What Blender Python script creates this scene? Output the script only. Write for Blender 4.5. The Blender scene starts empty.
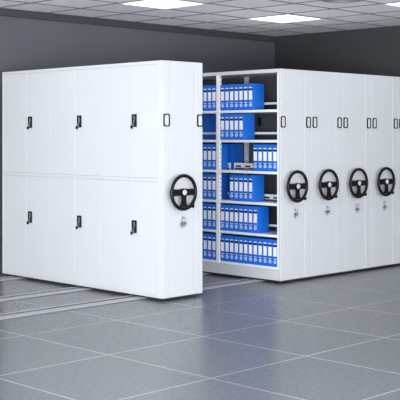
import bpy, bmesh, math, random
from mathutils import Vector, Matrix
random.seed(4)
C = bpy.context.scene.collection

# ------------------------------------------------------------------ materials
def mat(name, col, rough=0.5, metal=0.0, spec=0.5, coat=0.0):
    m = bpy.data.materials.new(name); m.use_nodes = True
    b = m.node_tree.nodes['Principled BSDF']
    b.inputs['Base Color'].default_value = (*col, 1)
    b.inputs['Roughness'].default_value = rough
    b.inputs['Metallic'].default_value = metal
    b.inputs['Specular IOR Level'].default_value = spec
    b.inputs['Coat Weight'].default_value = coat
    return m

def noisy(m, scale, amount, detail=3.0, bump=0.0):
    """small tone variation over object coordinates, optional bump"""
    nt = m.node_tree; b = nt.nodes['Principled BSDF']
    tc = nt.nodes.new('ShaderNodeTexCoord'); n = nt.nodes.new('ShaderNodeTexNoise')
    n.inputs['Scale'].default_value = scale; n.inputs['Detail'].default_value = detail
    nt.links.new(tc.outputs['Object'], n.inputs['Vector'])
    r = nt.nodes.new('ShaderNodeValToRGB')
    c = b.inputs['Base Color'].default_value
    r.color_ramp.elements[0].position = .3; r.color_ramp.elements[1].position = .7
    r.color_ramp.elements[0].color = (*[v*(1-amount) for v in c[:3]], 1)
    r.color_ramp.elements[1].color = (*[min(1, v*(1+amount)) for v in c[:3]], 1)
    nt.links.new(n.outputs['Fac'], r.inputs['Fac'])
    nt.links.new(r.outputs['Color'], b.inputs['Base Color'])
    if bump:
        bp = nt.nodes.new('ShaderNodeBump'); bp.inputs['Strength'].default_value = bump
        bp.inputs['Distance'].default_value = .002
        nt.links.new(n.outputs['Fac'], bp.inputs['Height'])
        nt.links.new(bp.outputs['Normal'], b.inputs['Normal'])
    return m

WHITE = noisy(mat('white_powder_coat', (.635, .645, .66), .38), 260, .01)
WHITE2 = noisy(mat('white_panel_coat', (.60, .612, .63), .40), 260, .01)
SHELFM = mat('shelf_steel_coat', (.90, .91, .93), .45)
DARKIN = mat('dark_back_steel', (.10, .10, .108), .6)
SLOT = mat('slot_black', (.006, .006, .008), .7)
BLUE = noisy(mat('binder_blue', (.010, .155, .68), .42), 60, .06)
LABEL = mat('label_paper', (.94, .95, .97), .6)
INK = mat('ink_black', (.01, .01, .014), .5)
RINGM = mat('ring_pale', (.70, .82, .98), .35)
BLACKP = mat('black_plastic', (.006, .006, .007), .4, 0, .25)
CHROME = mat('chrome', (.72, .73, .75), .35, .35)
NICKEL = mat('dull_nickel', (.40, .42, .48), .35, .8)
RAILM = noisy(mat('rail_galvanised', (.42, .43, .45), .5, .1), 18, .08)
RAILD = mat('rail_groove_and_shadow', (.06, .06, .07), .6)
CHASS = mat('chassis_dark', (.03, .03, .034), .7)
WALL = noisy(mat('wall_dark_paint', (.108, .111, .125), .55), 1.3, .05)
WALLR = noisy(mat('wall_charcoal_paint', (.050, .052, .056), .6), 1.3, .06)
TRIM = mat('trim_dark', (.050, .051, .056), .6)
TBAR = mat('ceiling_bar_grey', (.16, .165, .18), .6)
LFRAME = mat('light_frame', (.8, .8, .8), .5)
DIFFM = mat('diffuser_grey', (.30, .31, .33), .5)

def floor_mat():
    m = bpy.data.materials.new('floor_grey_tile'); m.use_nodes = True
    nt = m.node_tree; N = nt.nodes.new; L = nt.links.new
    b = nt.nodes['Principled BSDF']
    tc = N('ShaderNodeTexCoord'); mp = N('ShaderNodeMapping')
    mp.inputs['Location'].default_value = (-.035, .44, 0)
    L(tc.outputs['Object'], mp.inputs['Vector'])
    br = N('ShaderNodeTexBrick')
    br.offset = 0.0; br.squash = 1.0
    br.inputs['Scale'].default_value = 1.0
    br.inputs['Brick Width'].default_value = .985
    br.inputs['Row Height'].default_value = 1.05
    br.inputs['Mortar Size'].default_value = .0075
    br.inputs['Mortar Smooth'].default_value = .2
    br.inputs['Color1'].default_value = (.130, .136, .152, 1)
    br.inputs['Color2'].default_value = (.143, .149, .164, 1)
    br.inputs['Mortar'].default_value = (.36, .37, .38, 1)
    L(mp.outputs['Vector'], br.inputs['Vector'])
    n = N('ShaderNodeTexNoise'); n.inputs['Scale'].default_value = 28; n.inputs['Detail'].default_value = 8
    n.inputs['Roughness'].default_value = .7
    L(tc.outputs['Object'], n.inputs['Vector'])
    r = N('ShaderNodeValToRGB')
    r.color_ramp.elements[0].position = .3; r.color_ramp.elements[0].color = (.76, .76, .76, 1)
    r.color_ramp.elements[1].position = .7; r.color_ramp.elements[1].color = (1.22, 1.22, 1.22, 1)
    L(n.outputs['Fac'], r.inputs['Fac'])
    mx = N('ShaderNodeMix'); mx.data_type = 'RGBA'; mx.blend_type = 'MULTIPLY'
    mx.inputs['Factor'].default_value = 1
    L(br.outputs['Color'], mx.inputs['A']); L(r.outputs['Color'], mx.inputs['B'])
    L(mx.outputs['Result'], b.inputs['Base Color'])
    b.inputs['Roughness'].default_value = .27
    b.inputs['Specular IOR Level'].default_value = .45
    return m
FLOOR = floor_mat()

def ceil_mat():
    m = mat('ceiling_perforated_tile', (.7, .71, .74), .8)
    nt = m.node_tree; b = nt.nodes['Principled BSDF']
    tc = nt.nodes.new('ShaderNodeTexCoord'); v = nt.nodes.new('ShaderNodeTexVoronoi')
    v.inputs['Scale'].default_value = 26; v.inputs['Randomness'].default_value = 0
    nt.links.new(tc.outputs['Object'], v.inputs['Vector'])
    r = nt.nodes.new('ShaderNodeValToRGB')
    r.color_ramp.elements[0].position = .12; r.color_ramp.elements[0].color = (.78, .79, .81, 1)
    r.color_ramp.elements[1].position = .22; r.color_ramp.elements[1].color = (.95, .955, .965, 1)
    nt.links.new(v.outputs['Distance'], r.inputs['Fac'])
    nt.links.new(r.outputs['Color'], b.inputs['Base Color'])
    return m
CEIL = ceil_mat()

def emis(name, col, s):
    m = bpy.data.materials.new(name); m.use_nodes = True
    nt = m.node_tree; nt.nodes.clear()
    e = nt.nodes.new('ShaderNodeEmission'); o = nt.nodes.new('ShaderNodeOutputMaterial')
    e.inputs['Color'].default_value = (*col, 1); e.inputs['Strength'].default_value = s
    nt.links.new(e.outputs[0], o.inputs[0]); return m
GLOW = emis('led_panel_glow', (.97, .985, 1), 2.6)

# ------------------------------------------------------------------ mesh helpers
def box(bm, x0, x1, y0, y1, z0, z1, bev=0.0, seg=1, mi=0):
    r = bmesh.ops.create_cube(bm, size=1)
    vs = r['verts']
    for v in vs:
        v.co = Vector(((x0+x1)/2+v.co.x*(x1-x0), (y0+y1)/2+v.co.y*(y1-y0), (z0+z1)/2+v.co.z*(z1-z0)))
    fs = set(f for v in vs for f in v.link_faces)
    for f in fs: f.material_index = mi
    if bev:
        es = list(set(e for v in vs for e in v.link_edges))
        bmesh.ops.bevel(bm, geom=es, offset=bev, segments=seg, profile=.5, affect='EDGES', material=-1)
    return vs

def cyl(bm, c, axis, r, h, seg=24, r2=None, mi=0):
    """cylinder starting at c, running h along axis"""
    a = Vector(axis).normalized()
    q = Vector((0, 0, 1)).rotation_difference(a).to_matrix().to_4x4()
    M = Matrix.Translation(Vector(c)+a*h/2) @ q
    d = bmesh.ops.create_cone(bm, cap_ends=True, segments=seg, radius1=r, radius2=r if r2 is None else r2, depth=h, matrix=M)
    for f in set(f for v in d['verts'] for f in v.link_faces): f.material_index = mi

def torus(bm, c, R, r, A=36, B=10, squash=1.0, ax='y'):
    vs = []
    for i in range(A):
        t = 2*math.pi*i/A; row = []
        for j in range(B):
            p = 2*math.pi*j/B
            rr = R+r*math.cos(p); o = r*math.sin(p)*squash
            if ax == 'y': co = (c[0]+rr*math.cos(t), c[1]+o, c[2]+rr*math.sin(t))
            elif ax == 'x': co = (c[0]+o, c[1]+rr*math.cos(t), c[2]+rr*math.sin(t))
            else: co = (c[0]+rr*math.cos(t), c[1]+rr*math.sin(t), c[2]+o)
            row.append(bm.verts.new(co))
        vs.append(row)
    for i in range(A):
        for j in range(B):
            bm.faces.new((vs[i][j], vs[(i+1) % A][j], vs[(i+1) % A][(j+1) % B], vs[i][(j+1) % B]))

def prism(bm, pts, y0, y1):
    """polygon in x,z extruded from y0 to y1"""
    a = [bm.verts.new((x, y0, z)) for x, z in pts]; b = [bm.verts.new((x, y1, z)) for x, z in pts]
    bm.faces.new(a); bm.faces.new(b[::-1])
    n = len(pts)
    for i in range(n): bm.faces.new((a[i], b[i], b[(i+1) % n], a[(i+1) % n]))

def obj(name, bm, m, parent=None, smooth=False, loc=None):
    bmesh.ops.recalc_face_normals(bm, faces=bm.faces[:])
    me = bpy.data.meshes.new(name); bm.to_mesh(me); bm.free()
    for mm in (m if isinstance(m, (list, tuple)) else [m]): me.materials.append(mm)
    if smooth:
        for p in me.polygons: p.use_smooth = True
        try: me.set_sharp_from_angle(angle=math.radians(40))
        except Exception: pass
    o = bpy.data.objects.new(name, me); C.objects.link(o)
    if parent: o.parent = parent
    if loc: o.location = loc
    return o

def bxo(name, m, parent, *a, **k):
    bm = bmesh.new(); box(bm, *a, **k); return obj(name, bm, m, parent)

def thing(name, label, cat, loc=(0, 0, 0), group=None):
    o = bpy.data.objects.new(name, None); C.objects.link(o); o.location = loc
    o.empty_display_size = .1
    o['label'] = label; o['category'] = cat
    if group: o['group'] = group
    return o

def struct(name, bm, m):
    o = obj(name, bm, m); o['kind'] = 'structure'; return o

def copy_tree(o, parent=None, loc=None):
    c = o.copy(); C.objects.link(c)
    if parent: c.parent = parent
    if loc is not None: c.location = loc
    for ch in o.children: copy_tree(ch, c)
    return c

# ------------------------------------------------------------------ the room
CH = 3.1; XR = 5.065; YB = 2.95; XL = -9.0; YN = -9.5
bm = bmesh.new(); box(bm, XL, XR+.15, YN, YB+.15, -.1, 0); struct('floor', bm, FLOOR)
bm = bmesh.new(); box(bm, XL, XR+.15, YN, YB+.15, CH, CH+.1); struct('ceiling', bm, CEIL)
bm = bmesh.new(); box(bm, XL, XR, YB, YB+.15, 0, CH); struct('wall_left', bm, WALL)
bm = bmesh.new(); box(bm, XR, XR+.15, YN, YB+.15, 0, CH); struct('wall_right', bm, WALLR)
# dark bulkhead strip under the ceiling along the left wall
bm = bmesh.new(); box(bm, XL, XR, YB-.035, YB, CH-.09, CH, .003); struct('trim_1', bm, TRIM)
# ceiling grid bars
GX0, GPX, GY0, GPY = .820, .709, 1.599, -.692
bm = bmesh.new()
xs = [GX0+GPX*i for i in range(-13, 7) if XL < GX0+GPX*i < XR-.02]
ys = [GY0-GPY*1-0+GPY*j for j in range(-2, 17)]
ys = [GY0+GPY*j for j in range(-2, 17) if YN < GY0+GPY*j < YB-.04]
for x in xs: box(bm, x-.011, x+.011, YN, YB-.036, CH-.006, CH+.002)
for y in ys: box(bm, XL, XR, y-.011, y+.011, CH-.0065, CH+.002)
struct('trim_2', bm, TBAR)

# ceiling lights, one per third tile
def make_light(loc, label):
    t = thing('ceiling_light', label, 'ceiling light', loc, 'square light panels in the ceiling')
    bm = bmesh.new(); w, d = GPX/2-.013, -GPY/2-.013
    box(bm, -w, w, d-.014, d, -.012, -.001); box(bm, -w, w, -d, -d+.014, -.012, -.001)
    box(bm, -w, -w+.014, -d+.014, d-.014, -.012, -.001); box(bm, w-.014, w, -d+.014, d-.014, -.012, -.001)
    obj('light_frame', bm, LFRAME, t)
    bxo('light_diffuser', GLOW, t, -w+.014, w-.014, -d+.014, d-.014, -.009, -.002)
    return t
LC = {(0, 0): 'bright square light panel at the top of the photo, left of centre',
      (1, 0): 'bright square light panel nearest the far room corner, seen whole',
      (1, 1): 'bright square light panel cut off by the top right corner of the photo'}
l0 = None
for k in range(-4, 2):
    for m in range(0, 5):
        x = GX0+GPX*(.5+3*k); y = GY0+GPY*(.5+3*m)
        if not (XL+.4 < x < XR-.3 and YN+.4 < y < YB): continue
        lab = LC.get((k, m), 'square light panel in the ceiling outside the photo, over the open floor')
        if l0 is None: l0 = make_light((x, y, CH), lab)
        else:
            c = copy_tree(l0, None, (x, y, CH)); c['label'] = lab

# round air diffuser cut by the top edge of the photo
t = thing('ceiling_vent', 'grey round air vent in the ceiling, cut off by the top edge of the photo', 'vent', (2.29, -.42, CH))
bm = bmesh.new(); cyl(bm, (0, 0, -.001), (0, 0, -1), .26, .012, 40, .25); obj('vent_plate', bm, DIFFM, t)
bm = bmesh.new()
for R in (.22, .15, .08): torus(bm, (0, 0, -.017), R, .010, 36, 8, .7, 'z')
obj('vent_ring', bm, DIFFM, t, True)

# floor rails
for yc, lab in ((2.44, 'galvanised floor rail furthest back, by the left wall'), (1.25, 'galvanised floor rail in the middle, between two others'),
                (.40, 'galvanised floor rail nearest the camera, crossing between the cabinets')):
    t = thing('floor_rail', lab, 'rail', (0, yc, 0), 'rails sunk along the floor under the cabinets')
    x0, x1 = -6.5, 5.0
    bm = bmesh.new(); box(bm, x0, x1, -.142, .125, 0, .002); obj('base_plate', bm, RAILD, t)  # dark near edge paints in the bar's shadow; far side shows the groove
    bm = bmesh.new(); box(bm, x0, x1, -.122, .006, .0015, .0085, .002); obj('running_bar', bm, RAILM, t)
    bm = bmesh.new(); box(bm, x0, x1, .088, .120, .0015, .0065, .001); obj('guide_lip', bm, RAILM, t)

# ------------------------------------------------------------------ shelving units
D = 2.686; ZB = .03; ZT = 2.33

def handwheel(t, x, z, R=.161):
    y0 = 0.0
    bm = bmesh.new()
    torus(bm, (0, -.062, 0), R, .0170, 48, 12)
    # side spokes and wide lower spoke
    for s in (-1, 1):
        prism(bm, [(s*.02, .034), (s*R*.5, .028), (s*(R-.004), .036), (s*(R-.004), -.036), (s*R*.6, -.030), (s*.02, -.034)], -.070, -.056)
    prism(bm, [(-.034, -.01), (-.027, -.07), (-.034, -.115), (-.066, -.140), (.066, -.140), (.034, -.115), (.027, -.07), (.034, -.01)], -.070, -.056)
    cyl(bm, (0, -.0005, 0), (0, -1, 0), .024, .058, 24)
    cyl(bm, (0, -.054, 0), (0, -1, 0), .040, .020, 28, .034)
    w = obj('handwheel', bm, BLACKP, t, True, (x, 0, z))
    w['label'] = 'black three-spoke handwheel'
    bm = bmesh.new(); cyl(bm, (0, -.073, 0), (0, -1, 0), .028, .007, 24, .025); obj('hub_cap', bm, CHROME, w, True)
    bm = bmesh.new(); a = math.radians(-57)
    cx, cz = R*math.cos(a), R*math.sin(a)
    cyl(bm, (cx, -.060, cz), (0, -1, 0), .008, .022, 12); cyl(bm, (cx, -.078, cz), (0, -1, 0), .016, .026, 18, .018)
    obj('grip_knob', bm, BLACKP, w, True)
    return w

def holder(t, x, z=1.753, w=.074):
    bm = bmesh.new(); h = .124; b = .0115; y0, y1 = -.010, .0
    hw = w/2; c = .012
    out = [(-hw+c, -h/2), (hw-c, -h/2), (hw, -h/2+c), (hw, h/2-c), (hw-c, h/2), (-hw+c, h/2), (-hw, h/2-c), (-hw, -h/2+c)]
    k = (hw-b)/hw; kz = (h/2-b)/(h/2)
    inn = [(px*k, pz*kz) for px, pz in out]
    A = [bm.verts.new((px, y0, pz)) for px, pz in out]; B = [bm.verts.new((px, y0, pz)) for px, pz in inn]
    A2 = [bm.verts.new((px, y1, pz)) for px, pz in out]; B2 = [bm.verts.new((px, y1, pz)) for px, pz in inn]
    for i in range(8):
        j = (i+1) % 8
        bm.faces.new((A[i], A[j], B[j], B[i])); bm.faces.new((A2[i], A2[j], A[j], A[i])); bm.faces.new((B[i], B[j], B2[j], B2[i]))
        bm.faces.new((A2[i], B2[i], B2[j], A2[j]))
    f = obj('label_holder', bm, BLACKP, t, False, (x, 0, z))
    f['label'] = 'black frame of a label holder'
    bxo('label_card', WHITE, f, -hw+b, hw-b, -.004, -.0005, -h/2+b, h/2-b)

def lock(t, x, z=.80):
    bm = bmesh.new(); cyl(bm, (0, 0, 0), (0, -1, 0), .013, .010, 20, .011)
    o = obj('lock_cylinder', bm, NICKEL, t, True, (x, 0, z)); o['label'] = 'silver lock cylinder'

def end_panel(t, w, m):
    """folded sheet end panel: two side columns and a slightly recessed centre"""
    bm = bmesh.new(); e = .0015; cl = .092; cr = .112
    box(bm, e, cl, 0, .030, 0, ZT-ZB, .004, 2)
    box(bm, cl+.002, w-cr-.002, .003, .030, 0, ZT-ZB, .003, 1)
    box(bm, w-cr, w-e, 0, .030, 0, ZT-ZB, .004, 2)
    return obj('end_panel', bm, m, t)

KEYS = []
def keys(x, label, sc=1.15):
    """key in the lock with its ring of spare keys"""
    t = thing('key_ring', label, 'keys', (x, -.010, .80), 'keys hanging from the locks under the handwheels')
    bm = bmesh.new(); box(bm, -.010, .010, -.016, -.001, -.012, .010, .003); obj('key_in_lock', bm, NICKEL, t)
    bm = bmesh.new(); torus(bm, (-.004, -.010, -.033), .018*sc, .0026, 22, 6); obj('split_ring', bm, NICKEL, t, True)
    bm = bmesh.new()
    cyl(bm, (-.012*sc, -.0045, -.060), (0, -1, 0), .017*sc, .004, 18)
    box(bm, -.020*sc, -.008*sc, -.008, -.005, -.104, -.066, .001)
    obj('spare_key', bm, NICKEL, t)
    bm = bmesh.new()
    cyl(bm, (.009*sc, -.010, -.058), (0, -1, 0), .014*sc, .004, 18)
    box(bm, .002*sc, .012*sc, -.0135, -.0105, -.094, -.062, .001)
    obj('spare_key', bm, NICKEL, t)
    return t

# --- the closed cabinet in front, with three double doors over three
W0 = .55
t = thing('mobile_cabinet', 'white mobile cabinet with six double doors, standing apart on the left', 'cabinet', (0, 0, ZB))
H = ZT-ZB
bm = bmesh.new()
box(bm, .022, W0-.002, .0305, D, .0, H, .003)
# face frame around the doors
box(bm, 0, .0215, .0305, .048, 0, H, .002); box(bm, 0, .0215, D-.026, D, 0, H, .002)
box(bm, 0, .0215, .0485, D-.0265, H-.032, H, .002); box(bm, 0, .0215, .0485, D-.0265, 0, .020, .002)
box(bm, 0, .0215, .0485, D-.0265, 1.125, 1.158, .002)
obj('cabinet_body', bm, WHITE, t)
end_panel(t, W0, WHITE2)
y0d, y1d = .0495, D-.0275
lw = (y1d-y0d)/6
dn = 0
for (za, zb_, hz) in ((.0215, 1.1235, .672), (1.1595, H-.0335, 1.722)):
    for k in range(6):
        ya = y0d+lw*k+.0012; yb = y0d+lw*(k+1)-.0012
        bm = bmesh.new(); box(bm, .002, .0213, ya, yb, za, zb_, .0022)
        d = obj('door', bm, WHITE, t)
        if k % 2 == 0:          # leaf that carries the handle (near its far edge)
            yc = yb-.075
            bm = bmesh.new(); box(bm, -.006, .0015, yc-.037, yc+.037, hz-.063, hz+.063, .004, 2)
            h = obj('handle_plate', bm, BLACKP, d); h['label'] = 'black recessed handle plate'
            bm = bmesh.new()
            # swing lever: angled upper arm, neck and foot
            for (ya1, za1, ya2, za2, ww) in ((-.004, .045, -.014, 0.020, .006), (-.014, .020, -.004, -.012, .006), (-.004, -.012, .004, -.036, .005)):
                p, q = Vector((0, yc+ya1, hz+za1)), Vector((0, yc+ya2, hz+za2))
                n = (q-p).cross(Vector((1, 0, 0))).normalized()*ww
                a = [bm.verts.new(v+Vector((-.0065, 0, 0))) for v in (p+n, q+n, q-n, p-n)]
                b = [bm.verts.new(v+Vector((-.018, 0, 0))) for v in (p+n*.8, q+n*.8, q-n*.8, p-n*.8)]
                bm.faces.new(a); bm.faces.new(b)
                for i in range(4): bm.faces.new((a[i], b[i], b[(i+1) % 4], a[(i+1) % 4]))
            cyl(bm, (-.006, yc+.004, hz-.046), (-1, 0, 0), .009, .012, 16)
            l = obj('handle_lever', bm, NICKEL, d); l['label'] = 'silver swing lever'
            bm = bmesh.new(); box(bm, -.030, -.0065, yc+.016, yc+.028, hz-.080, hz-.048, .002)
            obj('door_key', bm, BLACKP, d)
bxo('chassis', CHASS, t, .03, W0-.03, .03, D-.03, -.0195, -.001)
handwheel(t, .226, 1.05-ZB, .162)
holder(t, .050, 1.753-ZB, .080); holder(t, .508, 1.753-ZB, .080)
lock(t, .270, .80-ZB)
keys(.270, 'silver bunch of keys hanging in the lock of the separate cabinet on the left', 1.4)

# --- the open shelving unit
X1 = 1.741
SH = [1.890, 1.557, 1.212, .868, .524, .175]      # shelf tops, topmost first
UW = .526
t = thing('open_shelving_unit', 'white mobile shelving unit with open side full of blue binders, in the middle', 'shelving', (X1, 0, ZB))
end_panel(t, UW, WHITE2)
bm = bmesh.new(); box(bm, 0, UW-.002, .0305, D, H-.040, H, .003); obj('top_panel', bm, WHITE, t)
bm = bmesh.new(); box(bm, 0.002, UW-.002, .0305, D, 0, .145-ZB-.001, .003); obj('plinth', bm, WHITE, t)
bm = bmesh.new(); box(bm, .512, UW-.002, .0305, D, .115, H-.0405, mi=0)
for s in range(6):
    for b in range(3):
        z = SH[s]-ZB+.21
        yc = (.755, 1.66, 2.5)[b]
        box(bm, .5105, .5122, yc-.028, yc+.028, z-.05, z+.055, mi=1)
obj('back_panel', bm, [DARKIN, SLOT], t)
# end wall of the far side
bxo('far_end_panel', WHITE, t, .001, .5115, D-.026, D-.0005, .115, H-.0405)
PY = [(.031, .047), (.913, .966), (1.800, 1.850), (2.618, 2.6595)]
for a, b in PY:                                   # slotted front posts
    bm = bmesh.new(); box(bm, .001, .034, a, b, .1155, H-.0405, .002)
    for i in range(44): box(bm, .014, .022, a-.0006, a+.001, .16+i*.048, .182+i*.048, mi=1)
    obj('upright', bm, [SHELFM, CHASS], t)
for a, b in PY[1:3]:                              # back posts
    bm = bmesh.new(); box(bm, .475, .508, a, b, .1155, H-.0405, .002); obj('upright', bm, SHELFM, t)
for s, z in enumerate(SH):
    zl = z-ZB
    for (ya, yb) in ((.0475, .9125), (.9665, 1.7995), (1.8505, 2.6175)):
        th = .030
        bm = bmesh.new(); box(bm, .0015, .4735, ya, yb, zl-th+.001, zl-.0005, .003)
        obj('shelf', bm, SHELFM, t)
        bm = bmesh.new()
        if s in (2, 3):
            box(bm, .240, .252, ya, yb, zl+.022, zl+.078, .002, mi=0)
            n = 6; p = (yb-ya)/n
            for i in range(n):
                yy = ya+p*(i+.5)
                box(bm, .2394, .2405, yy-.042, yy+.042, zl+.030, zl+.050, mi=1)
        else:
            box(bm, .240, .252, ya, yb, zl+.062, zl+.088, .002, mi=0)
        for yy in (ya+.007, yb-.007): box(bm, .241, .249, yy-.004, yy+.004, zl, zl+.064, mi=0)
        obj('book_stop', bm, [SHELFM, SLOT], t)
bxo('chassis', CHASS, t, .03, UW-.01, .03, D-.03, -.0195, -.001)
handwheel(t, 1.957-X1, 1.05-ZB); holder(t, .042, 1.753-ZB); holder(t, .476, 1.753-ZB); lock(t, .250, .80-ZB)
keys(X1+.250, 'silver keys in the lock of the open shelving unit full of binders')

# --- closed units pushed up behind it
xs_ = [2.2675, 2.834, 3.406, 3.962, 4.515]
nm = ['second', 'third', 'fourth', 'fifth']
for i in range(4):
    w = xs_[i+1]-xs_[i]-.002
    t = thing('mobile_shelving_unit', 'white closed mobile shelving end panel with handwheel, %s in the row on the right' % nm[i] if i < 3 else
              'white closed mobile shelving end panel cut by the right photo edge, last of the row', 'shelving', (xs_[i], 0, ZB), 'closed units of the row on the right')
    bm = bmesh.new(); box(bm, .001, w-.001, .0305, D, 0, H, .003); obj('housing', bm, WHITE, t)
    end_panel(t, w, WHITE2)
    bxo('chassis', CHASS, t, .01, w-.01, .03, D-.03, -.0195, -.001)
    wx = (2.511, 3.073, 3.629, 4.18)[i]-xs_[i]
    handwheel(t, wx, 1.05-ZB); holder(t, .063-.0, 1.753-ZB, .074); holder(t, w-.050, 1.753-ZB, .074); lock(t, wx+.040, .80-ZB)
    keys(xs_[i]+wx+.040, ['silver keys in the lock below the second handwheel of the right-hand row', 'silver keys in the lock below the third handwheel of the right-hand row',
                     'silver keys in the lock below the fourth handwheel of the right-hand row', 'silver keys in the lock of the last unit, cut off by the right edge'][i])

# ------------------------------------------------------------------ binders
BW, BH, BD = .0695, .294, .190
def make_binder():
    t = thing('binder', 'blue lever arch binder', 'binder', (0, 0, 0))
    bm = bmesh.new(); hw = BW/2
    box(bm, 0, BD, -hw, hw, 0, BH, .004, 2); obj('cover', bm, BLUE, t)
    lw = .0235
    bxo('spine_label', LABEL, t, -.0012, -.0002, -lw, lw, BH*.385, BH*.735)
    bxo('label_band', INK, t, -.0014, -.0002, -lw-.002, lw+.002, BH*.742, BH*.812)
    bxo('label_band', INK, t, -.0014, -.0002, -lw, lw, BH*.350, BH*.376)
    bxo('title_strip', LABEL, t, -.0012, -.0002, -lw+.004, lw-.002, BH*.832, BH*.868)
    bxo('title_strip', LABEL, t, -.0012, -.0002, -lw+.005, lw-.005, BH*.285, BH*.307)
    bm = bmesh.new(); torus(bm, (-.0005, 0, BH*.185), 0.0145, .0050, 20, 6, .5, 'x'); obj('finger_ring', bm, RINGM, t, True)
    return t
proto = make_binder(); used = [False]
def put(x, y, z, label, group, flip=False):
    if not used[0]: o = proto; used[0] = True
    else: o = copy_tree(proto)
    o.location = (x, y, z)
    if flip: o.rotation_euler = (0, 0, math.pi)
    o['label'] = label; o['group'] = group
    return o
ORD = ['first', 'second', 'third', 'fourth', 'fifth', 'sixth', 'seventh', 'eighth', 'ninth', 'tenth', 'eleventh', 'twelfth']
ROW = ['top shelf', 'second shelf from top', 'third shelf from top', 'fourth shelf from top', 'fifth shelf from top', 'bottom shelf']
P = .0717
near = [range(0, 7), range(0, 5), range(7, 12), range(2, 7), range(0, 8), range(0, 12)]
for s, rng in enumerate(near):
    for n, i in enumerate(rng):
        nn = len(rng)
        lab = ('blue binder, rightmost' if n == nn-1 else 'blue binder, %s from the left' % ORD[n]) + ' on the %s, right-hand bay' % ROW[s]
        put(X1+.010, .873-P*i, SH[s]-.0003, lab, 'blue binders on the %s, right-hand bay' % ROW[s])
for s in (0, 2, 3, 4, 5):
    for j in range(5):
        lab = ('blue binder touching the post' if j == 0 else 'blue binder, %s left of the post' % ORD[j]) + ' on the %s, left-hand bay' % ROW[s]
        put(X1+.010, 1.008+P*j, SH[s]-.0003, lab, 'blue binders on the %s, left-hand bay' % ROW[s])
for s in (1, 2, 3):
    for j in range(8):
        if s > 1 and j > 4: continue
        lab = 'shaded blue binder in back row, %s left of rear post, %s' % (ORD[j], ROW[s])
        put(X1+.465, 1.008+P*j, SH[s]-.0003, lab, 'binders facing away in the back row of the %s' % ROW[s], True)

# ------------------------------------------------------------------ light
w = bpy.data.worlds.new('world'); bpy.context.scene.world = w; w.use_nodes = True
bg = w.node_tree.nodes['Background']
bg.inputs['Color'].default_value = (.90, .945, 1.0, 1); bg.inputs['Strength'].default_value = 2.2

# soft fill lamp added left of the camera to brighten the doors, no window
al = bpy.data.lights.new('fill_light', 'AREA'); al.shape = 'RECTANGLE'; al.size = 9; al.size_y = 1.2
al.energy = 370; al.color = (.93, .96, 1)
ao = bpy.data.objects.new('fill_light', al); C.objects.link(ao)
ao.location = (XL+.2, -3.5, .75); ao.rotation_euler = Vector((1, 0, .6)).to_track_quat('-Z', 'Y').to_euler()

al2 = al.copy(); al2.energy = 540  # second added fill from the near side, lifts the shelf faces and ceiling
ao2 = bpy.data.objects.new('fill_light', al2); C.objects.link(ao2)
ao2.location = (-4.4, YN+.2, .75); ao2.rotation_euler = Vector((0.45, 1, .6)).to_track_quat('-Z', 'Y').to_euler()

# ------------------------------------------------------------------ camera
cam = bpy.data.cameras.new('camera'); co = bpy.data.objects.new('camera', cam); C.objects.link(co)
F = 1043.0
cam.sensor_width = 36; cam.lens = F/400*36; cam.shift_y = -(200-136.4)/400; cam.shift_x = 0
cam.clip_end = 100
a = math.atan2(1040, F)
co.location = (-6.8557, -7.3458, 1.5954)
fwd = Vector((math.cos(a), math.sin(a), 0))
co.rotation_euler = fwd.to_track_quat('-Z', 'Y').to_euler()
S = bpy.context.scene; S.camera = co
S.view_settings.view_transform = 'Standard'; S.view_settings.look = 'None'
S.view_settings.exposure = 0.40; S.view_settings.gamma = 1; S.view_settings.use_curve_mapping = False
S.cycles.max_bounces = 8; S.cycles.use_denoising = True
